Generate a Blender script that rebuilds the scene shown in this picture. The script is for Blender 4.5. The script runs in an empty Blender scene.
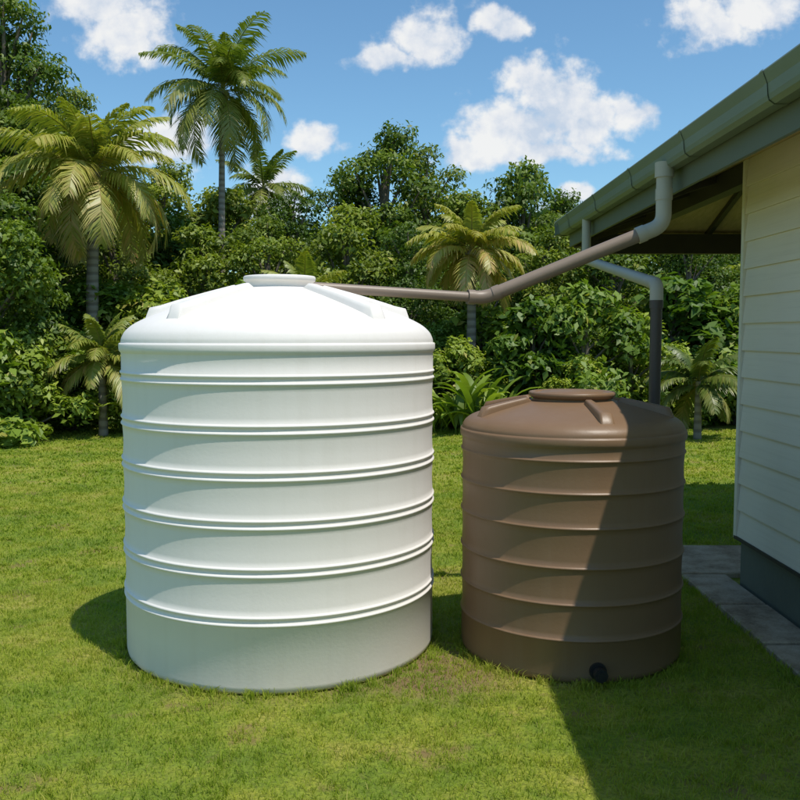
import bpy, math, random
import numpy as np
from mathutils import Vector, Matrix
random.seed(7); rng=np.random.default_rng(7)
S=bpy.context.scene
S.view_settings.view_transform='Standard'; S.view_settings.look='None'; S.view_settings.exposure=0

# ---------------------------------------------------------------- helpers
def link(o,parent=None):
    S.collection.objects.link(o)
    if parent: o.parent=parent
    return o
def empty(name,loc=(0,0,0)):
    e=bpy.data.objects.new(name,None); e.location=loc; e.empty_display_size=.1
    return link(e)
class MB:
    """mesh accumulator"""
    def __init__(s): s.v=[]; s.f=[]; s.m=[]; s.sm=[]
    def add(s,vs,fs,mat=0,smooth=False):
        o=len(s.v); s.v+= [tuple(v) for v in vs]
        for f in fs:
            s.f.append(tuple(i+o for i in f)); s.m.append(mat); s.sm.append(smooth)
    def box(s,x0,x1,y0,y1,z0,z1,mat=0):
        s.add([(x0,y0,z0),(x1,y0,z0),(x1,y1,z0),(x0,y1,z0),(x0,y0,z1),(x1,y0,z1),(x1,y1,z1),(x0,y1,z1)],
              [(0,3,2,1),(4,5,6,7),(0,1,5,4),(1,2,6,5),(2,3,7,6),(3,0,4,7)],mat)
    def tube(s,pts,rad,n=16,mat=0,cap=True,smooth=True):
        pts=[Vector(p) for p in pts]
        if not hasattr(rad,'__len__'): rad=[rad]*len(pts)
        t0=(pts[1]-pts[0]).normalized()
        ref=Vector((0,0,1)) if abs(t0.z)<.9 else Vector((1,0,0))
        nrm=t0.cross(ref).normalized(); vs=[];fs=[]
        for i,p in enumerate(pts):
            if i==0:t=t0
            elif i==len(pts)-1:t=(pts[i]-pts[i-1]).normalized()
            else:t=((pts[i+1]-p).normalized()+(p-pts[i-1]).normalized()).normalized()
            nrm=(nrm-t*nrm.dot(t)).normalized(); b=t.cross(nrm)
            for k in range(n):
                a=2*math.pi*k/n
                vs.append(p+(nrm*math.cos(a)+b*math.sin(a))*rad[i])
        for i in range(len(pts)-1):
            for k in range(n):
                k2=(k+1)%n
                fs.append((i*n+k,i*n+k2,(i+1)*n+k2,(i+1)*n+k))
        s.add(vs,fs,mat,smooth)
        if cap:
            s.add(vs[:n],[tuple(range(n-1,-1,-1))],mat); s.add(vs[-n:],[tuple(range(n))],mat)
    def lathe(s,prof,n=128,mat=0,c=(0,0),smooth=True):
        vs=[];fs=[]
        for r,z in prof:
            for k in range(n):
                a=2*math.pi*k/n
                vs.append((c[0]+r*math.cos(a),c[1]+r*math.sin(a),z))
        for i in range(len(prof)-1):
            for k in range(n):
                k2=(k+1)%n
                fs.append((i*n+k,i*n+k2,(i+1)*n+k2,(i+1)*n+k))
        s.add(vs,fs,mat,smooth)
    def obj(s,name,mats,parent=None,loc=None):
        me=bpy.data.meshes.new(name); me.from_pydata(s.v,[],s.f)
        for m in mats: me.materials.append(m)
        me.polygons.foreach_set('material_index',s.m); me.polygons.foreach_set('use_smooth',s.sm)
        me.update()
        o=bpy.data.objects.new(name,me)
        if loc: o.location=loc
        return link(o,parent)

def np_mesh(name,V,F,tint,mats,midx=None,smooth=None):
    me=bpy.data.meshes.new(name)
    me.vertices.add(len(V)); me.vertices.foreach_set('co',V.astype(np.float32).ravel())
    loops=np.concatenate([f.ravel() for f in F]).astype(np.int32)
    tot=np.concatenate([np.full(len(f),f.shape[1]) for f in F]).astype(np.int32)
    st=np.concatenate([[0],np.cumsum(tot)[:-1]]).astype(np.int32)
    me.loops.add(len(loops)); me.loops.foreach_set('vertex_index',loops)
    me.polygons.add(len(tot)); me.polygons.foreach_set('loop_start',st); me.polygons.foreach_set('loop_total',tot)
    for m in mats: me.materials.append(m)
    if midx is not None: me.polygons.foreach_set('material_index',midx.astype(np.int32))
    if smooth is not None: me.polygons.foreach_set('use_smooth',smooth)
    a=me.attributes.new('tint','FLOAT','POINT'); a.data.foreach_set('value',tint.astype(np.float32))
    me.update(calc_edges=True); me.validate()
    return me

# ---------------------------------------------------------------- materials
def newmat(name):
    m=bpy.data.materials.new(name); m.use_nodes=True; nt=m.node_tree
    b=nt.nodes['Principled BSDF']; return m,nt,b
def N(nt,t,**kw):
    n=nt.nodes.new(t)
    for k,v in kw.items(): setattr(n,k,v)
    return n
def noise(nt,scale,detail=4,rough=.6,coord='obj',vec=None):
    n=N(nt,'ShaderNodeTexNoise'); n.inputs['Scale'].default_value=scale
    n.inputs['Detail'].default_value=detail; n.inputs['Roughness'].default_value=rough
    if vec is None:
        if coord=='obj': tc=N(nt,'ShaderNodeTexCoord'); vec=tc.outputs['Object']
        else: g=N(nt,'ShaderNodeNewGeometry'); vec=g.outputs['Position']
    nt.links.new(vec,n.inputs['Vector']); return n
def ramp(nt,src,stops):
    r=N(nt,'ShaderNodeValToRGB'); e=r.color_ramp.elements
    while len(e)<len(stops): e.new(.5)
    for i,(p,c) in enumerate(stops):
        e[i].position=p; e[i].color=(c[0],c[1],c[2],1) if hasattr(c,'__len__') else (c,c,c,1)
    nt.links.new(src,r.inputs[0]); return r
def mixc(nt,fac,a,b,mode='MIX'):
    m=N(nt,'ShaderNodeMix',data_type='RGBA',blend_type=mode)
    for s,v in ((m.inputs[0],fac),(m.inputs[6],a),(m.inputs[7],b)):
        if isinstance(v,(int,float)): s.default_value=v
        elif isinstance(v,tuple): s.default_value=(*v,1)
        else: nt.links.new(v,s)
    return m.outputs[2]
def bump(nt,b,h,strength=.3,dist=.01):
    bp=N(nt,'ShaderNodeBump'); bp.inputs['Strength'].default_value=strength; bp.inputs['Distance'].default_value=dist
    nt.links.new(h,bp.inputs['Height']); nt.links.new(bp.outputs[0],b.inputs['Normal']); return bp

def plastic(name,c1,c2,rough,dirt,dirtamt,vs=(14,14,.8),spec=.4):
    m,nt,b=newmat(name)
    tc=N(nt,'ShaderNodeTexCoord'); mp=N(nt,'ShaderNodeMapping'); mp.inputs['Scale'].default_value=vs
    nt.links.new(tc.outputs['Object'],mp.inputs[0])
    n1=noise(nt,1.0,5,.6,vec=mp.outputs[0]); n2=noise(nt,3,5,.65); n3=noise(nt,60,3,.6)
    base=mixc(nt,n2.outputs[0],c1,c2)
    r=ramp(nt,n1.outputs[0],[(.48,0.),(.78,1.)])
    sep=N(nt,'ShaderNodeSeparateXYZ'); nt.links.new(tc.outputs['Object'],sep.inputs[0])
    mr=N(nt,'ShaderNodeMapRange'); mr.inputs[1].default_value=0; mr.inputs[2].default_value=.2; mr.inputs[3].default_value=.6; mr.inputs[4].default_value=.0
    nt.links.new(sep.outputs[2],mr.inputs[0])
    mu=N(nt,'ShaderNodeMath',operation='MULTIPLY'); nt.links.new(mr.outputs[0],mu.inputs[0]); nt.links.new(n2.outputs[0],mu.inputs[1])
    ad=N(nt,'ShaderNodeMath',operation='MULTIPLY_ADD'); nt.links.new(r.outputs[0],ad.inputs[0]); ad.inputs[1].default_value=dirtamt; nt.links.new(mu.outputs[0],ad.inputs[2])
    ad.use_clamp=True
    nt.links.new(mixc(nt,ad.outputs[0],base,dirt),b.inputs['Base Color'])
    rr=N(nt,'ShaderNodeMapRange'); rr.inputs[3].default_value=rough-.08; rr.inputs[4].default_value=rough+.12
    nt.links.new(n2.outputs[0],rr.inputs[0]); nt.links.new(rr.outputs[0],b.inputs['Roughness'])
    b.inputs['Specular IOR Level'].default_value=spec
    bump(nt,b,n3.outputs[0],.12,.004)
    return m
M_white=plastic('white_polyethylene',(.82,.78,.73),(.79,.75,.695),.55,(.50,.43,.32),.10,spec=.2)
M_brown=plastic('brown_polyethylene',(.225,.135,.073),(.185,.110,.058),.40,(.24,.17,.11),.25)
def simple(name,c,rough=.5,var=.15,scale=8,bs=.1,coord='obj'):
    m,nt,b=newmat(name); n=noise(nt,scale,5,.6,coord)
    nt.links.new(mixc(nt,n.outputs[0],tuple(x*(1-var) for x in c),tuple(min(1,x*(1+var)) for x in c)),b.inputs['Base Color'])
    b.inputs['Roughness'].default_value=rough
    n2=noise(nt,scale*8,3,.6,coord); bump(nt,b,n2.outputs[0],bs,.004); return m
M_pipe=simple('taupe_pvc',(.24,.18,.13),.45,.12)
M_pipe_l=simple('grey_pvc',(.43,.40,.32),.5,.12)
M_pipe_d=simple('dark_brown_pvc',(.06,.045,.036),.45,.12)
M_black=simple('black_rubber',(.015,.015,.015),.45)
M_gutter=simple('green_painted_steel',(.165,.20,.14),.45,.12,3)
M_fascia=simple('fascia_paint',(.11,.13,.09),.55,.12,3)
M_roof=simple('green_roof_steel',(.10,.13,.10),.45,.15,3)
M_beam=simple('dark_stained_timber',(.035,.03,.024),.6,.3,6)
M_found=simple('painted_foundation',(.12,.13,.095),.8,.25,4,.4)
M_side,nt,b=newmat('cream_siding')
n=noise(nt,2.5,5,.6); tc=N(nt,'ShaderNodeTexCoord'); mp=N(nt,'ShaderNodeMapping'); mp.inputs['Scale'].default_value=(60,1.2,60)
nt.links.new(tc.outputs['Object'],mp.inputs[0]); n2=noise(nt,1,6,.65,vec=mp.outputs[0])
c=mixc(nt,n.outputs[0],(.82,.735,.61),(.74,.655,.53)); r=ramp(nt,n2.outputs[0],[(.5,0.),(.8,.35)])
nt.links.new(mixc(nt,r.outputs[0],c,(.54,.46,.35)),b.inputs['Base Color']); b.inputs['Roughness'].default_value=.6
bump(nt,b,n2.outputs[0],.25,.004)
M_soffit,nt,b=newmat('soffit_boards')
tc=N(nt,'ShaderNodeTexCoord'); mp=N(nt,'ShaderNodeMapping'); mp.inputs['Scale'].default_value=(25,1.5,25)
nt.links.new(tc.outputs['Object'],mp.inputs[0]); n2=noise(nt,1,6,.65,vec=mp.outputs[0])
nt.links.new(ramp(nt,n2.outputs[0],[(.3,(.46,.34,.18)),(.7,(.66,.50,.30))]).outputs[0],b.inputs['Base Color']); b.inputs['Roughness'].default_value=.65
M_conc,nt,b=newmat('concrete_paving')
n=noise(nt,3.5,8,.75); n2=noise(nt,90,4,.7)
c=ramp(nt,n.outputs[0],[(.38,(.22,.15,.09)),(.52,(.48,.37,.25)),(.68,(.66,.54,.39))]).outputs[0]
nt.links.new(mixc(nt,.3,c,ramp(nt,n2.outputs[0],[(.3,(.14,.11,.08)),(.7,(.5,.42,.31))]).outputs[0]),b.inputs['Base Color']); b.inputs['Roughness'].default_value=.95
b.inputs['Specular IOR Level'].default_value=.1
bump(nt,b,n2.outputs[0],.5,.005)
def grass_color(nt):
    g=N(nt,'ShaderNodeNewGeometry'); P=g.outputs['Position']
    a=noise(nt,1.3,4,.72,vec=P)
    base=ramp(nt,a.outputs[0],[(.30,(.14,.22,.03)),(.43,(.23,.31,.038)),(.56,(.36,.385,.055)),(.68,(.50,.43,.12))]).outputs[0]
    return base,P
M_ground,nt,b=newmat('lawn_ground')
base,P=grass_color(nt)
n=noise(nt,45,4,.75,vec=P); n2=noise(nt,2.2,4,.7,vec=P)
base=mixc(nt,ramp(nt,n.outputs[0],[(.42,.0),(.62,.7)]).outputs[0],base,(.11,.14,.03))
base=mixc(nt,ramp(nt,n2.outputs[0],[(.56,0.),(.68,.85)]).outputs[0],base,(.26,.175,.085))
def near(nt,P,cx,cy,rad):
    vm=N(nt,'ShaderNodeVectorMath',operation='DISTANCE'); nt.links.new(P,vm.inputs[0]); vm.inputs[1].default_value=(cx,cy,0)
    mr=N(nt,'ShaderNodeMapRange'); mr.inputs[1].default_value=rad*.4; mr.inputs[2].default_value=rad; mr.inputs[3].default_value=1; mr.inputs[4].default_value=0
    nt.links.new(vm.outputs['Value'],mr.inputs[0]); return mr.outputs[0]
nn=noise(nt,9,4,.7,vec=P)
for (cx,cy,cr_) in ((.18,4.45,.5),(-.659,4.962,1.05)):
    mu=N(nt,'ShaderNodeMath',operation='MULTIPLY'); nt.links.new(near(nt,P,cx,cy,cr_),mu.inputs[0]); nt.links.new(ramp(nt,nn.outputs[0],[(.35,0.),(.5,1.)]).outputs[0],mu.inputs[1])
    base=mixc(nt,mu.outputs[0],base,(.26,.175,.095))
nt.links.new(base,b.inputs['Base Color']); b.inputs['Roughness'].default_value=.95; b.inputs['Specular IOR Level'].default_value=.1
bump(nt,b,n.outputs[0],.8,.03)
def leafmat(name,stops,trans=.3,rough=.42,spec=.06,grass=False,tc=(1.2,1.3,.45)):
    m=bpy.data.materials.new(name); m.use_nodes=True; nt=m.node_tree; nt.nodes.remove(nt.nodes['Principled BSDF']); out=nt.nodes['Material Output']
    at=N(nt,'ShaderNodeAttribute'); at.attribute_name='tint'
    if grass:
        col,P=grass_color(nt)
        col=mixc(nt,.45,col,ramp(nt,at.outputs['Fac'],stops).outputs[0])
    else:
        oi=N(nt,'ShaderNodeObjectInfo')
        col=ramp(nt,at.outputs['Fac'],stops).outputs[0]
        hs=N(nt,'ShaderNodeHueSaturation')
        mr=N(nt,'ShaderNodeMapRange'); mr.inputs[3].default_value=.46; mr.inputs[4].default_value=.51; nt.links.new(oi.outputs['Random'],mr.inputs[0]); nt.links.new(mr.outputs[0],hs.inputs['Hue'])
        mr2=N(nt,'ShaderNodeMapRange'); mr2.inputs[3].default_value=1.55; mr2.inputs[4].default_value=.75; nt.links.new(oi.outputs['Random'],mr2.inputs[0]); nt.links.new(mr2.outputs[0],hs.inputs['Value'])
        nt.links.new(col,hs.inputs['Color']); col=hs.outputs[0]
    b=N(nt,'ShaderNodeBsdfDiffuse'); nt.links.new(col,b.inputs[0])
    t=N(nt,'ShaderNodeBsdfTranslucent'); nt.links.new(mixc(nt,1.,col,tc,'MULTIPLY'),t.inputs[0])
    ms=N(nt,'ShaderNodeMixShader'); ms.inputs[0].default_value=trans
    nt.links.new(b.outputs[0],ms.inputs[1]); nt.links.new(t.outputs[0],ms.inputs[2])
    if spec>0:
        gl=N(nt,'ShaderNodeBsdfGlossy'); gl.inputs['Roughness'].default_value=rough
        m2=N(nt,'ShaderNodeMixShader'); m2.inputs[0].default_value=spec; nt.links.new(ms.outputs[0],m2.inputs[1]); nt.links.new(gl.outputs[0],m2.inputs[2]); ms=m2
    nt.links.new(ms.outputs[0],out.inputs[0]); return m
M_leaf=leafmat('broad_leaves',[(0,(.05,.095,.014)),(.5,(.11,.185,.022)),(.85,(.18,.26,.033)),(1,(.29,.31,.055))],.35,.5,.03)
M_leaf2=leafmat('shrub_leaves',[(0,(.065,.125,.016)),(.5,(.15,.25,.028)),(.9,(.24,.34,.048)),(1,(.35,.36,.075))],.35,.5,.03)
M_palm=leafmat('palm_fronds',[(0,(.08,.14,.02)),(.4,(.17,.235,.035)),(.75,(.31,.32,.07)),(1,(.48,.38,.13))],.38,.45,.045)
M_grass=leafmat('grass_blades',[(0,(.19,.29,.03)),(.6,(.34,.42,.05)),(.9,(.50,.49,.11)),(1,(.60,.48,.22))],.4,.55,0,True)
M_bark=simple('bark',(.16,.13,.10),.9,.35,6,.6)
M_pbark,nt,b=newmat('palm_bark')
tc=N(nt,'ShaderNodeTexCoord'); w=N(nt,'ShaderNodeTexWave',bands_direction='Z'); w.inputs['Scale'].default_value=2.2; w.inputs['Distortion'].default_value=1.5; w.inputs['Detail'].default_value=3
nt.links.new(tc.outputs['Object'],w.inputs[0]); nt.links.new(ramp(nt,w.outputs[0],[(.1,(.17,.14,.105)),(.6,(.27,.23,.18))]).outputs[0],b.inputs['Base Color']); b.inputs['Roughness'].default_value=.9
bump(nt,b,w.outputs[0],.5,.02)

# ---------------------------------------------------------------- camera
cam=bpy.data.cameras.new('camera'); co=bpy.data.objects.new('camera',cam); link(co)
cam.lens=40.5; cam.sensor_width=36; cam.clip_end=2000; cam.clip_start=.05
co.location=(0,0,1.7); co.rotation_euler=(math.radians(90-4.13),0,0); S.camera=co

# ---------------------------------------------------------------- sun + sky
SD=Vector((.30,-.33,1)).normalized()
sl=bpy.data.lights.new('sun','SUN'); sl.energy=4.0; sl.angle=math.radians(.5); sl.color=(1,.95,.87)
so=bpy.data.objects.new('sun',sl); link(so); so.rotation_euler=SD.to_track_quat('Z','Y').to_euler(); so.location=(10,-8,30)
W=bpy.data.worlds.new('World'); S.world=W; W.use_nodes=True; nt=W.node_tree; nt.nodes.clear()
out=N(nt,'ShaderNodeOutputWorld'); sky=N(nt,'ShaderNodeTexSky',sky_type='NISHITA'); sky.sun_disc=False
sky.sun_elevation=math.asin(SD.z); sky.sun_rotation=math.atan2(SD.x,SD.y); sky.altitude=0; sky.air_density=1.0; sky.dust_density=.5; sky.ozone_density=1.2
bg=N(nt,'ShaderNodeBackground'); bg.inputs[1].default_value=.145; nt.links.new(mixc(nt,1.,sky.outputs[0],(.70,.96,1.04),'MULTIPLY'),bg.inputs[0])
def MA(op,a,b_=None,c_=None,clamp=False):
    m=N(nt,'ShaderNodeMath',operation=op); m.use_clamp=clamp
    for i,v in enumerate((a,b_,c_)):
        if v is None: continue
        if isinstance(v,(int,float)): m.inputs[i].default_value=v
        else: nt.links.new(v,m.inputs[i])
    return m.outputs[0]
def VM(op,a,b_=None,res=0):
    m=N(nt,'ShaderNodeVectorMath',operation=op)
    for i,v in enumerate((a,b_)):
        if v is None: continue
        if isinstance(v,tuple): m.inputs[i].default_value=v
        else: nt.links.new(v,m.inputs[i])
    return m.outputs['Value'] if res else m.outputs[0]
tc=N(nt,'ShaderNodeTexCoord'); sp=N(nt,'ShaderNodeSeparateXYZ'); nt.links.new(tc.outputs['Generated'],sp.inputs[0])
yy=MA('MAXIMUM',sp.outputs[1],.05)
cb=N(nt,'ShaderNodeCombineXYZ'); nt.links.new(MA('DIVIDE',sp.outputs[0],yy),cb.inputs[0]); nt.links.new(MA('DIVIDE',sp.outputs[2],yy),cb.inputs[1])
nd=noise(nt,15,3,.6,vec=cb.outputs[0]); nd2=noise(nt,38,6,.60,vec=cb.outputs[0])
off=VM('MULTIPLY',VM('SUBTRACT',nd.outputs['Color'],(.5,.5,.5)),(.085,.065,0))
uv=VM('ADD',cb.outputs[0],off)
blobs=[(.174,.252,.05,.048),(.115,.226,.055,.034),(.205,.230,.045,.032),(.076,.203,.038,.018),(.146,.280,.032,.026),(.150,.200,.085,.015),(.25,.236,.022,.02),
(.027,.322,.038,.028),(-.016,.298,.040,.015),(.113,.338,.034,.017),(.34,.338,.055,.028),(.388,.353,.045,.022),
(-.297,.325,.055,.030),(-.323,.356,.06,.03),(-.092,.215,.028,.017),(-.137,.158,.038,.034),(-.25,.213,.05,.03),(.19,.145,.035,.014),(-.7,.3,.15,.06),(.9,.4,.2,.08)]
acc=None
for (a,b_,ra,rb) in blobs:
    d=VM('LENGTH',VM('MULTIPLY',VM('SUBTRACT',uv,(a,b_,0)),(1/(ra*1.3),1/(rb*1.35),0)),None,1)
    acc=d if acc is None else MA('MINIMUM',acc,d)
f1=MA('SUBTRACT',1.,acc)
f1n=MA('ADD',f1,MA('MULTIPLY',MA('SUBTRACT',nd2.outputs[0],.55),1.25))
mr=N(nt,'ShaderNodeMapRange',interpolation_type='SMOOTHSTEP'); mr.inputs[1].default_value=-.05; mr.inputs[2].default_value=.55; nt.links.new(f1n,mr.inputs[0])
mask=MA('MULTIPLY',MA('MULTIPLY',mr.outputs[0],.95),MA('GREATER_THAN',sp.outputs[1],.06))
cr=ramp(nt,MA('ADD',MA('MULTIPLY',nd.outputs[0],.7),MA('MULTIPLY',nd2.outputs[0],.45)),[(.46,(.62,.71,.84)),(.57,(.84,.87,.92)),(.66,(.97,.97,.96))])
bg2=N(nt,'ShaderNodeBackground'); bg2.inputs[1].default_value=.94; nt.links.new(cr.outputs[0],bg2.inputs[0])
ms=N(nt,'ShaderNodeMixShader'); nt.links.new(mask,ms.inputs[0]); nt.links.new(bg.outputs[0],ms.inputs[1]); nt.links.new(bg2.outputs[0],ms.inputs[2]); nt.links.new(ms.outputs[0],out.inputs[0])

# ---------------------------------------------------------------- ground
g=MB(); R=600
g.add([(-R,-R,0),(R,-R,0),(R,R,0),(-R,R,0)],[(0,1,2,3)]); g.obj('ground',[M_ground])
def blades(x,y,h,w,lean=(.35,1.35)):
    nb=len(x); a=rng.random(nb)*2*np.pi
    hh=h*(.4+.85*rng.random(nb)); ln=hh*(lean[0]+(lean[1]-lean[0])*rng.random(nb)); la=rng.random(nb)*2*np.pi
    ww=w*(.6+.7*rng.random(nb))
    b0=np.stack([x-np.cos(a)*ww/2,y-np.sin(a)*ww/2,np.full(nb,-.003)],1)
    b1=np.stack([x+np.cos(a)*ww/2,y+np.sin(a)*ww/2,np.full(nb,-.003)],1)
    mx=x+np.cos(la)*ln*.35; my=y+np.sin(la)*ln*.35; mz=hh*.6
    m0=np.stack([mx-np.cos(a)*ww*.4,my-np.sin(a)*ww*.4,mz],1); m1=np.stack([mx+np.cos(a)*ww*.4,my+np.sin(a)*ww*.4,mz],1)
    t=np.stack([x+np.cos(la)*ln,y+np.sin(la)*ln,hh*.85],1)
    V=np.stack([b0,b1,m1,m0,t],1).reshape(-1,3); i=np.arange(nb)[:,None]*5
    return V,[i+np.array([[0,1,2,3]]),i+np.array([[3,2,4]])],np.repeat(rng.random(nb)**1.3,5)
def patch(name,nb,h,w):
    x=rng.random(nb);y=rng.random(nb)
    k=int(nb*.35); cx=rng.random(k//25+1);cy=rng.random(k//25+1); ci=rng.integers(0,len(cx),k)
    x[:k]=np.clip(cx[ci]+rng.normal(size=k)*.02,0,1); y[:k]=np.clip(cy[ci]+rng.normal(size=k)*.02,0,1)
    V,F,T=blades(x,y,h,w); return np_mesh(name,V,F,T,[M_grass])
near_p=[patch('grass_tile_a%d'%i,7500,.029,.0036) for i in range(3)]
mid_p=[patch('grass_tile_b%d'%i,3200,.031,.007) for i in range(2)]
far_p=[patch('grass_tile_c%d'%i,1000,.036,.016) for i in range(2)]
lawn=empty('lawn_grass')
PX=1.97; PY=7.05
for iy in range(-5,9):
    for ix in range(-12,11):
        x0=PX+ix; y0=PY+iy
        if ix>=0 and iy<0: continue
        if abs(x0+.5)>.47*(y0+1)+.8 : continue
        src=near_p if y0<5.9 else mid_p if y0<9.9 else far_p
        o=bpy.data.objects.new('grass_tile',random.choice(src)); k=random.randrange(4)
        of=[(0,0),(1,0),(1,1),(0,1)][k]
        o.location=(x0+of[0],y0+of[1],0); o.rotation_euler=(0,0,k*math.pi/2); link(o,lawn)
xs=[];ys=[]
for (cx,cy,R_) in ((-.659,4.962,.845),(.928,4.848,.594)):
    for k in range(int(110*R_)):
        a=rng.random()*2*math.pi; n_=rng.integers(8,34); rr=R_+.008+abs(rng.normal())*.025
        xs.append(cx+math.cos(a)*rr+rng.normal(size=n_)*.014); ys.append(cy+math.sin(a)*rr+rng.normal(size=n_)*.014)
for k in range(90):
    n_=rng.integers(6,20); yq=rng.uniform(3,7.1); xs.append(PX-.012-abs(rng.normal(size=n_))*.02); ys.append(yq+rng.normal(size=n_)*.03)
for k in range(260):
    n_=rng.integers(6,22); yq=rng.uniform(2.6,9); xq=rng.uniform(-.45,.45)*yq
    if xq>PX-.1: continue
    xs.append(xq+rng.normal(size=n_)*.02); ys.append(yq+rng.normal(size=n_)*.02)
V,F,T=blades(np.concatenate(xs),np.concatenate(ys),.055,.0042,(.2,1.0))
o=bpy.data.objects.new('grass_tufts',np_mesh('grass_tufts',V,F,T,[M_grass])); link(o,lawn)

# ---------------------------------------------------------------- concrete path
p=MB()
def slab(x0,x1,y0,y1,z1):
    b=.008
    p.add([(x0,y0,-.05),(x1,y0,-.05),(x1,y1,-.05),(x0,y1,-.05),(x0,y0,z1-b),(x1,y0,z1-b),(x1,y1,z1-b),(x0,y1,z1-b),
           (x0+b,y0+b,z1),(x1-b,y0+b,z1),(x1-b,y1-b,z1),(x0+b,y1-b,z1)],
          [(0,1,5,4),(1,2,6,5),(2,3,7,6),(3,0,4,7),(4,5,9,8),(5,6,10,9),(6,7,11,10),(7,4,8,11),(8,9,10,11)])
yv=-3.82
while yv<5.9:
    slab(PX,2.275,yv+.02,yv+.70,.035+random.uniform(-.005,.005)); yv+=.715
ye=yv
for i in range(7):
    slab(PX+i*.9+.01,PX+i*.9+.885,ye+.02,7.04,.035+random.uniform(-.004,.004))
p.obj('concrete_path',[M_conc])

# ---------------------------------------------------------------- tanks
def interp_dome(prof):
    rs=[q[0] for q in prof][::-1]; zs=[q[1] for q in prof][::-1]
    return lambda r: float(np.interp(r,rs,zs))
def smooth_prof(pts,n=5):
    out=[]
    P=[Vector((a,b)) for a,b in pts]
    for i in range(len(P)-1):
        p0=P[max(i-1,0)];p1=P[i];p2=P[i+1];p3=P[min(i+2,len(P)-1)]
        for k in range(n):
            t=k/n
            q=.5*((2*p1)+(p2-p0)*t+(2*p0-5*p1+4*p2-p3)*t*t+(3*p1-p0-3*p2+p3)*t**3)
            out.append((q.x,q.y))
    out.append(pts[-1]); return out
def wall_profile(R,zt,ribs,bead,br,double,sep):
    pr=[(R-.05,0),(R-.018,.006),(R-.004,.022),(R,.045)]
    zs=[]
    for z in sorted(ribs):
        for c in ((z-sep/2,z+sep/2) if double else (z,)):
            zs.append(c)
    for j,c in enumerate(zs):
        for k in range(9):
            a=-1+2*k/8
            pr.append((R+bead*math.cos(a*math.pi/2)**1.2 if abs(a)<1 else R, c+br*a))
        if j+1<len(zs) and zs[j+1]-c>.08:
            z2=zs[j+1]
            for t in (.15,.35,.5,.65,.85):
                pr.append((R-.004*math.sin(math.pi*t),c+br+(z2-c-2*br)*t))
    return pr
def tank(name,c,R,zt,ribs,dome_pts,neck,lid,angs,viewaz,mat,double,bead,br,sep,ridge):
    e=empty(name,(c[0],c[1],0))
    m=MB()
    pr=wall_profile(R,zt,ribs,bead,br,double,sep)
    pr+=[(R,zt-.055),(R+.002,zt-.05),(R+.009,zt-.042),(R+.011,zt-.03),(R+.011,zt-.01),(R+.008,zt-.002),(R,zt)]
    dp=smooth_prof(dome_pts); pr+=dp[1:]
    m.lathe(pr,160)
    m.obj('shell',[mat],e)
    d=interp_dome(dp)
    m=MB()
    for a in angs:
        an=math.radians(a)+viewaz
        dx,dy=math.sin(an),-math.cos(an); tx,ty=math.cos(an),math.sin(an)
        r0,r1,w0,w1,h0,h1=ridge; vs=[];K=14
        for i in range(K+1):
            t=i/K; r=r0+(r1-r0)*t; z=d(r); w=w0+(w1-w0)*t; h=h0+(h1-h0)*t
            if i==0:h=.0
            rr=r
            if i==K: h=-.01; rr=r1-.03+.045; z=d(rr)
            if i==K-1: rr=r1-.012
            for (s,q) in ((-.5,-.012),(-.46,h*.5),(-.40,h*.9),(-.30,h),(.30,h),(.40,h*.9),(.46,h*.5),(.5,-.012)):
                vs.append((dx*rr+tx*s*w,dy*rr+ty*s*w,z+q))
        fs=[(i*8+k,i*8+k+1,(i+1)*8+k+1,(i+1)*8+k) for i in range(K) for k in range(7)]
        m.add(vs,fs,0,True)
    m.obj('dome_ribs',[mat],e)
    m=MB(); nr,z0,z1=neck; lr,lh=lid
    m.lathe([(nr+.03,z0-.02),(nr+.008,z0+.004),(nr,z0+.012),(nr+.004,z1-.01),(lr-.012,z1-.002),(lr-.002,z1+.004),(lr,z1+lh-.008),(lr-.006,z1+lh-.001),(lr-.012,z1+lh),(lr-.028,z1+lh-.001),(lr-.034,z1+lh-.008),(lr-.06,z1+lh-.008),(lr-.07,z1+lh),(.02,z1+lh+.006),(0.0005,z1+lh+.006)],96)
    m.obj('lid',[mat],e)
    return e
WV=math.radians(7.56); BV=math.radians(-10.84)
wt=tank('white_water_tank',(-.659,4.962),.84,1.66,[1.49,1.26,1.043,.816,.59,.358],
  [(.84,1.66),(.836,1.685),(.815,1.722),(.765,1.762),(.66,1.81),(.45,1.88),(.20,1.952),(.10,1.965),(.001,1.97)],
  (.172,1.945,1.99),(.197,.030),(42,-45,98,-98,150,-150),WV,M_white,True,.008,.011,.036,(.21,.72,.055,.10,.032,.050))
bt=tank('brown_water_tank',(.928,4.848),.589,1.206,[1.094,.936,.768,.574,.394,.219],
  [(.589,1.206),(.585,1.225),(.565,1.250),(.52,1.275),(.40,1.31),(.22,1.352),(.1,1.36),(.001,1.362)],
  (.205,1.345,1.372),(.232,.026),(19,-64,82,142,200,248),BV,M_brown,False,.007,.009,0,(.24,.52,.04,.075,.025,.042))
m=MB(); ax=Vector((.05,-1,0)).normalized(); c0=Vector((.03,-.585,.075))
m.tube([c0,c0+ax*.02],.042,24); m.tube([c0+ax*.018,c0+ax*.05],.026,20); m.tube([c0+ax*.045,c0+ax*.075],.034,8); m.tube([c0+ax*.074,c0+ax*.082],.02,16)
m.obj('outlet_fitting',[M_black],bt)

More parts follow.
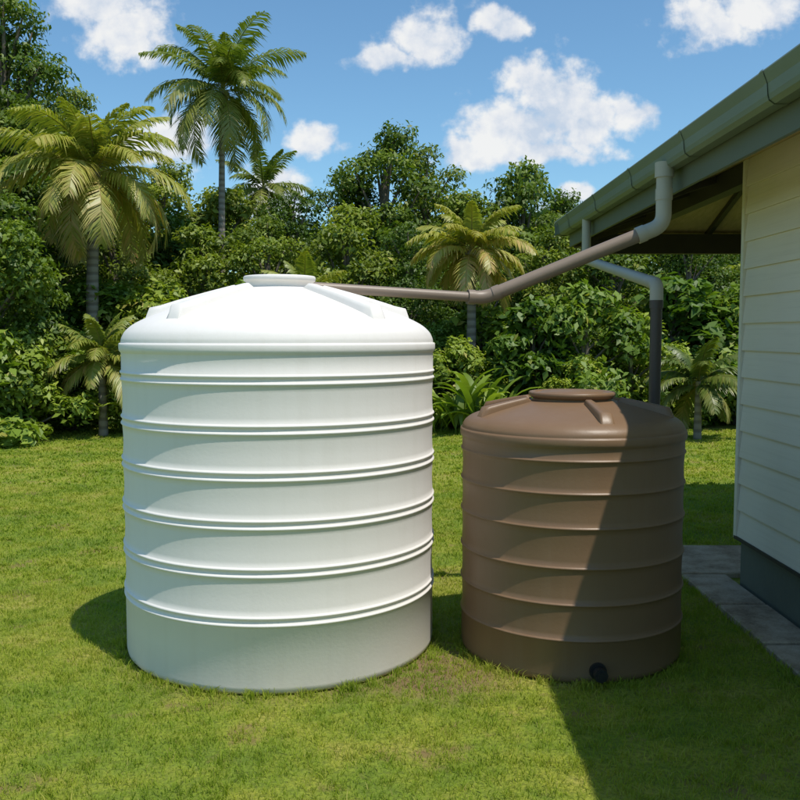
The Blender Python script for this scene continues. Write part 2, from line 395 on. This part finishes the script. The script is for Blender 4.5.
# ---------------------------------------------------------------- pipes
def bend(pts,rb=.07,n=7):
    P=[Vector(q) for q in pts]; out=[P[0]]
    for i in range(1,len(P)-1):
        a=(P[i-1]-P[i]).normalized(); b_=(P[i+1]-P[i]).normalized()
        s=P[i]+a*rb; e_=P[i]+b_*rb
        for k in range(n+1):
            t=k/n; out.append(s*(1-t)**2+P[i]*2*t*(1-t)+e_*t*t)
    out.append(P[-1]); return out
pe=empty('tank_inlet_pipe',(0,0,0))
A=Vector((1.60,5.53,2.74)); B=Vector((1.60,5.53,2.365)); C=Vector((.525,5.62,1.93)); D=Vector((-.56,5.33,1.985)); E=Vector((-.56,5.33,1.80))
def lerp(a,b_,t): return a*(1-t)+b_*t
m=MB(); m.tube(bend([lerp(B,C,.12),C,lerp(C,D,.1)],.06),.042,20,0)
m.obj('diagonal_pipe',[M_pipe],pe)
m=MB(); m.tube(bend([lerp(C,D,.05),D,E],.06),.030,20); m.obj('feed_pipe',[M_pipe],pe)
m=MB(); m.tube(bend([A,B,lerp(B,C,.14)],.07),.047,20)
m.tube([A,A-Vector((0,0,.09))],.057,20); m.tube([lerp(A,B,.42),lerp(A,B,.60)],.051,20); m.tube([lerp(B,C,.10),lerp(B,C,.145)],.051,20)
m.obj('gutter_elbow',[M_pipe_l],pe)
m=MB(); m.tube([lerp(B,C,.91),lerp(B,C,.95)],.047,20) ; m.tube([lerp(C,D,.06),lerp(C,D,.10)],.045,20); m.obj('coupling',[M_pipe],pe)
pe2=empty('tank_downpipe')
F0=Vector((1.64,8.0,2.74)); F1=Vector((1.64,8.0,2.36)); G=Vector((1.587,5.60,2.015)); H=Vector((1.587,5.60,0.0))
m=MB(); m.tube(bend([F0,F1,lerp(F1,G,.98)],.07),.039,18); m.tube(bend([lerp(F1,G,.93),G,G+Vector((0,0,-.1))],.05),.041,18); m.obj('white_arm',[M_pipe_l],pe2)
m=MB(); m.tube([G+Vector((0,0,-.06)),H],.036,18); m.tube([G+Vector((0,0,-.10)),G+Vector((0,0,-.15))],.042,18); m.obj('riser',[M_pipe_d],pe2)

# ---------------------------------------------------------------- house
house=empty('weatherboard_house',(0,0,0))
X0=1.725;X1=9.4;Y0=-5.;Y1=9.1;ZS=2.655;SL=.35
WX=2.30;WY=6.03
m=MB(); m.box(WX+.002,8.6,-4.2,WY-.002,.34,2.845); m.obj('wall_core',[M_side],house)
m=MB(); nbd=14; bh=(2.85-.345)/nbd
for k in range(nbd):
    z=.345+k*bh
    xb=WX-.024; xt=WX-.007
    vs=[]
    for y in (-4.2,WY-.03): vs+=[(xb,y,z),(xb-.001,y,z+.006),(xt,y,z+bh+.004),(WX+.001,y,z)]
    m.add(vs,[(0,4,5,1),(1,5,6,2),(3,7,4,0)])
m.obj('wall_boards',[M_side],house)
m=MB(); m.box(WX-.032,WX+.06,WY-.03,WY+.014,.33,2.86); m.box(WX+.06,WX+.10,WY-.0,WY+.012,.33,2.86)
m.obj('corner_board',[simple('cream_trim',(.76,.70,.57),.55)],house)
m=MB(); m.box(WX+.006,8.58,-4.18,WY-.03,-.1,.338); m.obj('foundation',[M_found],house)
m=MB(); m.box(WX-.035,WX+.05,-4.2,WY+.0,.325,.346); m.obj('base_flashing',[M_beam],house)
hw=(X1-X0)/2; r1=(X0+hw,Y0+hw,ZS+SL*hw); r2=(X0+hw,Y1-hw,ZS+SL*hw)
m=MB(); C4=[(X0,Y0,ZS),(X1,Y0,ZS),(X1,Y1,ZS),(X0,Y1,ZS)]
def up(q,d): return (q[0],q[1],q[2]+d)
for d,mi in ((0.,1),(.14,0)):
    vs=[up(q,d) for q in C4+[r1,r2]]
    m.add(vs,[(0,1,4),(1,2,5,4),(2,3,5),(3,0,4,5)],mi)
y=Y0+.1
while y<Y1:
    xe=X0+min(hw,y-Y0,Y1-y)
    if xe-X0>.1: m.tube([(X0-.03,y,ZS+.14),(xe,y,ZS+.14+SL*(xe-X0))],.018,6,0)
    if xe-X0>.1: m.tube([(X1+.03,y,ZS+.14),(X1-(xe-X0),y,ZS+.14+SL*(xe-X0))],.018,6,0)
    y+=.2
x=X0+.1
while x<X1:
    dd=min(x-X0,X1-x)
    if dd>.1: m.tube([(x,Y1+.03,ZS+.14),(x,Y1-dd,ZS+.14+SL*dd)],.018,6,0)
    x+=.2
m.obj('roof',[M_roof,M_soffit],house)
m=MB()
def beam(a,b_,w,h):
    a=Vector(a);b_=Vector(b_); t=(b_-a).normalized(); s=Vector((t.y,-t.x,0)).normalized()*w/2; d=Vector((0,0,-h))
    vs=[a-s,a+s,a+s+d,a-s+d,b_-s,b_+s,b_+s+d,b_-s+d]
    m.add(vs,[(0,1,2,3),(7,6,5,4),(0,4,5,1),(1,5,6,2),(2,6,7,3),(3,7,4,0)])
for yy_ in np.arange(6.6,Y1-.2,.62):
    dd=min(2.4,Y1-yy_); beam((X0+.04,yy_,ZS+SL*.04-.004),(X0+dd,yy_,ZS+SL*dd-.004),.045,.05)
for xx_ in np.arange(2.4,8,.62):
    dd=min(xx_-X0,2.4); beam((xx_,Y1-.04,ZS+SL*.04-.006),(xx_,Y1-dd,ZS+SL*dd-.006),.045,.05)
beam((X0+.03,Y1-.03,ZS+.008),(X0+2.4,Y1-2.4,ZS+SL*2.4-.008),.06,.10)
m.box(WX-.02,WX+.08,WY+.02,Y1-.06,ZS+.05,ZS+SL*(WX-X0)-.01)
m.box(X0+.06,X1-.2,Y1-.22,Y1-.12,ZS-.16,ZS+.03)
for px_ in (4.6,7.4): m.box(px_,px_+.1,Y1-.22,Y1-.12,0,ZS-.15)
m.obj('verandah_timbers',[M_beam],house)
m=MB(); m.box(X0-.025,X0-.002,Y0,Y1,ZS-.075,ZS+.15); m.box(X0-.024,X1,Y1+.002,Y1+.025,ZS-.075,ZS+.15)
m.obj('fascia',[M_fascia],house)
gp=[(0,.175),(0,.055),(-.015,.045),(-.075,.045),(-.098,.062),(-.104,.085),(-.108,.13),(-.122,.165),(-.128,.182),(-.122,.192),(-.112,.188),(-.110,.178)]
m=MB(); gx=X0-.027
def ext(axis,a,b_,prof,base,sgn):
    vs=[]
    for q in (a,b_):
        for (d,z) in prof:
            vs.append((base+sgn*d,q,ZS+z) if axis=='y' else (q,base+sgn*d,ZS+z))
    n=len(prof); m.add(vs,[(i,i+1,n+i+1,n+i) for i in range(n-1)],0,False)
ext('y',Y0,Y1+.155,gp,gx,1)
ext('x',X0-.155,X1,gp,Y1+.027,-1)
vs=[(gx+d,Y0,ZS+z) for d,z in gp]; m.add(vs,[tuple(range(len(vs)))],0)
gp2=[(d*1.03-.001,z-.003 if z<.1 else z+.002) for d,z in gp[1:-2]]
for yq in np.arange(Y1-.5,Y0,-1.15):
    ext('y',yq-.02,yq+.02,gp2,gx,1)
m.obj('gutter',[M_gutter],house)

# ---------------------------------------------------------------- foliage
def unit(n):
    v=rng.normal(size=(n,3)); return v/np.linalg.norm(v,axis=1,keepdims=True)
def leaves(P,Nn,L,Wd,tint):
    n=len(P); t=unit(n); t-=Nn*np.sum(t*Nn,1,keepdims=True); t/=np.linalg.norm(t,axis=1,keepdims=True)+1e-9
    t[:,2]-=.35; t/=np.linalg.norm(t,axis=1,keepdims=True)
    s=np.cross(Nn,t); s/=np.linalg.norm(s,axis=1,keepdims=True)+1e-9
    L=L[:,None];Wd=Wd[:,None]
    V=np.stack([P-t*L*.5,P+s*Wd*.5-t*L*.05+Nn*Wd*.15,P+t*L*.5-Nn*L*.12,P-s*Wd*.5-t*L*.05+Nn*Wd*.15],1).reshape(-1,3)
    F=np.arange(n*4).reshape(-1,4); return V,F,np.repeat(tint,4)
def crown_mesh(name,H,Wd,z0,nc,per,lsize,mat,rc=(.35,.75),trunk=True,flat=.75):
    cs=[]
    for i in range(nc):
        t=(i+.5)/nc; zz=z0+(H-z0)*(t**.85)
        prof=math.sin(math.pi*min(1,max(.08,(.12+.88*t)))**.8)**.7 if t<.98 else .2
        rr=Wd*prof*math.sqrt(rng.random())*.95
        a=rng.random()*2*math.pi
        cs.append((rr*math.cos(a),rr*math.sin(a),zz-.3*rc[1],rng.uniform(*rc)*(1.1-.35*t)))
    Vs=[];Fs=[];Ts=[];off=0
    for (x,y,z,r) in cs:
        n=int(per*(r/rc[1])**2); d=unit(n); d[:,2]=np.where(rng.random(n)<.6,np.abs(d[:,2]),d[:,2])
        rad=r*(.5+.6*rng.random(n)**.7)*(1+.3*np.sin(d[:,0]*5+x*3)*np.sin(d[:,1]*5+z*2))
        P=np.array([x,y,z])+d*rad[:,None]*np.array([1.15,1.15,flat])
        Nn=d*.6+np.array([0,0,.65])+unit(n)*.6; Nn/=np.linalg.norm(Nn,axis=1,keepdims=True)
        L=lsize*(.55+.9*rng.random(n))
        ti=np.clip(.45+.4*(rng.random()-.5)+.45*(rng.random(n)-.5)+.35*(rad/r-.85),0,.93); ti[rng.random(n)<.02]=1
        V,F,T=leaves(P,Nn,L,L*(.42+.15*rng.random(n)),ti)
        Vs.append(V);Fs.append(F+off);Ts.append(T);off+=len(V)
    nleaf=sum(len(f) for f in Fs)
    mb=MB()
    k=.018*H+.02; tp=[(0,0,-.1),(.03*H*(rng.random()-.5),0,z0*.6),(.05*H*(rng.random()-.5),.04*H*(rng.random()-.5),(z0+H)*.5),(0,0,H*.86)]
    mb.tube(tp,[k*1.3,k,k*.7,k*.25],8)
    for (x,y,z,r) in cs:
        zb=max(z0*.5,z-.35*H*(.4+.4*rng.random()))
        mb.tube([(0,0,zb),(x*.5,y*.5,zb+(z-zb)*.6),(x,y,z+.3*r)],[k*.45,k*.3,k*.1],5)
    Vb=np.array(mb.v); Fb=np.array([f for f in mb.f if len(f)==4])+off
    V=np.concatenate(Vs+[Vb]); T=np.concatenate(Ts+[np.zeros(len(Vb))]); F=Fs+[Fb]
    mi=np.concatenate([np.zeros(nleaf),np.ones(len(Fb))])
    return np_mesh(name,V,F,T,[mat,M_bark],mi)
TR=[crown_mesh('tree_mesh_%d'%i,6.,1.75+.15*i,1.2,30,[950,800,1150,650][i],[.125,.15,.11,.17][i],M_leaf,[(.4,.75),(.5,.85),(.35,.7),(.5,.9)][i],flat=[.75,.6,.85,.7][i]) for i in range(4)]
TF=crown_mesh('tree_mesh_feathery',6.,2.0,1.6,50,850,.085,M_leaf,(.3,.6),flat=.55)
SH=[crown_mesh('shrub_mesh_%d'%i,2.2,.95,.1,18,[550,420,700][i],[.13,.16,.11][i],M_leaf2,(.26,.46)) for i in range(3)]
SL_=[crown_mesh('shrub_fine_mesh',2.,.8,.1,18,750,.085,M_leaf2,(.22,.40))]
def tree(me,x,y,h,wf=1.,base=6.,name='tree',parent=None):
    o=bpy.data.objects.new(name,me); s=h/base; o.scale=(s*wf,s*wf,s); o.location=(x,y,0); o.rotation_euler=(0,0,random.uniform(0,6.28)); return link(o,parent)
spec=[
(-.45,26,7.6,.9,0),(.7,27,7.2,.85,2),(-1.5,27,6.5,.9,2),(3.5,26,6.6,.75,3),(4.6,27,5.9,.9,0),(2.1,25.5,5.7,1,1),(-3.0,25,5.6,1.,2),(-4.9,25,5.7,1.,3),
(-6.6,25,6.4,1.,0),(-7.6,23,6.0,1.1,1),(5.9,25,5.3,1,2),(7.4,24,5.0,1.1,3),(9.2,25,5.4,1.1,0),(11.3,24,5.6,1.2,1),
(-10.1,23.5,10.4,.8,4),(-11.2,24,10.8,.9,4),(-8.9,24.5,8.4,.7,4),(-9.0,22,7.2,.85,2),(-10.2,20.5,7.6,.9,0),(-13.5,23,8.5,1,1),
(-8.2,19.3,5.2,1,3),(-6.3,20,4.5,1,2),(-4.4,20.5,4.2,1,1),(-2.9,20,4.3,1.,0),(-1.2,20.5,4.6,.95,3),(.2,20,4.1,1,2),(1.9,20.5,3.7,1,1),(3.2,20,4.0,1,0),(4.7,20,4.2,1,3),(6.2,19.5,3.9,1.,2),(7.9,19.5,4.,1.,1),(9.8,20,4.4,1.1,0),
(-6.75,14.4,4.2,.95,1),(-8.2,15.6,5.4,.9,2),(-10,16.5,5.6,1,3),
]
for (x,y,h,w,k) in spec: tree(TF if k==4 else TR[k],x,y,h,w)
far=empty('distant_trees')
for i in range(26):
    tree(random.choice(TR),-24+i*1.95+random.uniform(-.4,.4),31+random.uniform(-1.5,3),random.uniform(5.0,6.4)*(1.25 if i<7 else 1),1.5,name='crown',parent=far)
shr=empty('shrubbery')
x=-9.5
while x<10:
    for row,(yy0,hh) in enumerate(((15.9,(.5,1.4)),(16.7,(1.2,2.0)),(17.8,(1.8,2.8)))):
        me=random.choice(SH+SL_); b_=2. if me in SL_ else 2.2
        tree(me,x+random.uniform(-.4,.4),yy0+random.uniform(-.3,.4),random.uniform(*hh),random.uniform(1,1.4),b_,'shrub',shr)
    x+=1.0
for (x,y,h,w,k) in [(3.25,15.9,2.6,.9,0),(2.4,16.2,2.3,1,1),(4.1,16,2.1,1,2),(-6.0,14.5,1.8,1.1,0),(-6.8,14.0,2.4,1.1,1),(0,16,1.9,1,2),(-4.5,15.4,1.3,1.1,0)]:
    tree(SH[k],x,y,h,w,2.2,'shrub',shr)

def frond(V,F,T,base,az,el,L,droop,nl=46,lw=.045,ll=.42,tint=.5):
    d=np.array([math.cos(az),math.sin(az)]); K=14; pts=[]; p_=np.array(base,float)
    for i in range(K+1):
        pts.append(p_.copy()); st=L/K; e_=el-droop*(i/K)**1.4
        p_=p_+np.array([d[0]*math.cos(e_),d[1]*math.cos(e_),math.sin(e_)])*st
    pts=np.array(pts); s=np.array([-d[1],d[0],0.])
    o=len(V)
    for i,q in enumerate(pts):
        w=.018*(1-i/K)+.004
        V+= [q-s*w,q+s*w,q+np.array([0,0,-w])]; T+=[min(1,tint*.4+.6)]*3
    for i in range(K):
        a=o+i*3; F+=[(a,a+3,a+4,a+1),(a+1,a+4,a+5,a+2),(a+2,a+5,a+3,a)]
    tw=random.uniform(-.5,.5)
    for j in range(nl):
        t=.12+.88*(j+.5)/nl; f=t*K; i=min(int(f),K-1); q=pts[i]*(1-(f-i))+pts[i+1]*(f-i); tn=pts[i+1]-pts[i]; tn/=np.linalg.norm(tn)
        ln=ll*L*(math.sin(math.pi*min(1,(t*.86+.12)))**.6)*random.uniform(.8,1.12)
        for sg in (-1,1):
            if random.random()<.04: continue
            dr=s*sg*.8+tn*(.45+.4*t)+np.array([0,0,random.uniform(-.25,.2)+tw*sg*.6]); dr/=np.linalg.norm(dr)
            dn=np.array([0,0,-1.]); q1=q+dr*ln*.5+dn*ln*.08; q2=q+dr*ln*.88+dn*ln*random.uniform(.25,.55)
            wv=tn*lw*.5; tt=min(1,max(0,tint+random.uniform(-.2,.2)+.1*t))
            o=len(V); V+=[q-wv*.6,q+wv*.6,q1+wv,q1-wv,q2]; T+=[tt]*5
            F+=[(o,o+1,o+2,o+3),(o+3,o+2,o+4)]
def palm(name,x,y,hz,L,nf,tr,lean=(0,0),tint=.5,seed=0,lw=.045,nl=54,dro=1.):
    random.seed(seed); V=[];F=[];T=[]
    top=np.array([lean[0],lean[1],hz])
    for k in range(nf):
        a=k*2.39996+random.uniform(-.3,.3); q=(k+.5)/nf
        el=math.radians(80-105*q+random.uniform(-10,10))
        dr=math.radians((50+50*q)*dro+random.uniform(-14,14))
        frond(V,F,T,top+np.array([0,0,.05-.12*q]),a,el,L*random.uniform(.82,1.1)*(.8 if q<.12 else 1),dr,nl,lw,.27,min(.98,max(.1,tint-.15+.45*q+random.uniform(-.08,.08))))
    V=np.array(V); q4=np.array([f for f in F if len(f)==4]); q3=np.array([f for f in F if len(f)==3])
    mb=MB(); n=14
    pts=[(lean[0]*(t**1.6),lean[1]*(t**1.6),-.1+(hz+.1)*t) for t in np.linspace(0,1,n)]
    mb.tube(pts,[tr*(1.35-.45*t+(.35 if i==0 else 0)+(.25 if t>.93 else 0))*(1+.05*(i%2)) for i,t in enumerate(np.linspace(0,1,n))],10)
    for k in range(7):
        a=k*.9; c=Vector((lean[0]+math.cos(a)*tr*1.5,lean[1]+math.sin(a)*tr*1.5,hz-.12-.05*(k%2)))
        if hz>3: mb.tube([c+Vector((0,0,.09)),c+Vector((0,0,.05)),c,c-Vector((0,0,.05)),c-Vector((0,0,.08))],[.01,.06,.075,.055,.01],8,cap=False)
    qb=np.array([f for f in mb.f if len(f)==4])+len(V); VV=np.concatenate([V,np.array(mb.v)]); TT=np.array(T+[.5]*len(mb.v))
    mi=np.concatenate([np.zeros(len(q4)+len(q3)),np.ones(len(qb))])
    me=np_mesh(name+'_mesh',VV,[q4,q3,qb],TT,[M_palm,M_pbark],mi)
    o=bpy.data.objects.new(name,me); o.location=(x,y,0); link(o)
palm('palm_tree',-5.9,17.2,4.75,2.05,38,.10,(.15,0),.42,1,dro=1.2,nl=66)
palm('palm_tree',-4.35,22,7.55,2.15,34,.07,(.1,0),.40,12,dro=1.15,nl=60)
palm('palm_tree',-4.0,26,5.9,1.5,18,.06,(.1,0),.35,3)
palm('palm_tree',1.36,17.2,3.3,1.35,32,.08,(0,0),.50,4,dro=1.15)
palm('palm_tree',4.85,14.6,.95,.95,20,.05,(0,0),.4,5)
palm('palm_tree',-5.0,15.1,1.35,1.1,22,.06,(0,0),.4,6)
palm('palm_tree',-1.9,18.,2.3,1.2,20,.06,(0,0),.4,8)

def strap_plant(name,x,y,h,nst,seed):
    random.seed(seed); V=[];F=[];T=[]
    for k in range(nst):
        a=random.uniform(0,6.28); el=math.radians(random.uniform(45,85)); L=h*random.uniform(.7,1.1); w=.05*h
        d=np.array([math.cos(a),math.sin(a)]); s=np.array([-d[1],d[0],0]); p_=np.array([random.uniform(-.45,.45),random.uniform(-.3,.3),0.]); K=9; o=len(V); tt=random.uniform(.3,.9)
        for i in range(K+1):
            t=i/K; ww=w*max(.06,math.sin(math.pi*min(1,max(0,(t-.12)/.88)))**.7 if t>.15 else .08)
            V+=[p_-s*ww+np.array([0,0,ww*.35]),p_,p_+s*ww+np.array([0,0,ww*.35])]; T+=[tt]*3
            e=el-1.7*t**2; p_=p_+np.array([d[0]*math.cos(e),d[1]*math.cos(e),math.sin(e)])*L/K
        for i in range(K):
            q=o+i*3; F+=[(q,q+1,q+4,q+3),(q+1,q+2,q+5,q+4)]
    me=np_mesh(name+'_mesh',np.array(V),[np.array(F)],np.array(T),[M_leaf2])
    ob=bpy.data.objects.new(name,me); ob.location=(x,y,0); link(ob)
strap_plant('banana_plant',1.4,15.3,1.4,60,1)
strap_plant('banana_plant',.75,15.5,1.1,44,2)
strap_plant('banana_plant',-4.1,15.3,1.3,30,3)
strap_plant('banana_plant',-3.2,15.6,1.2,30,4)
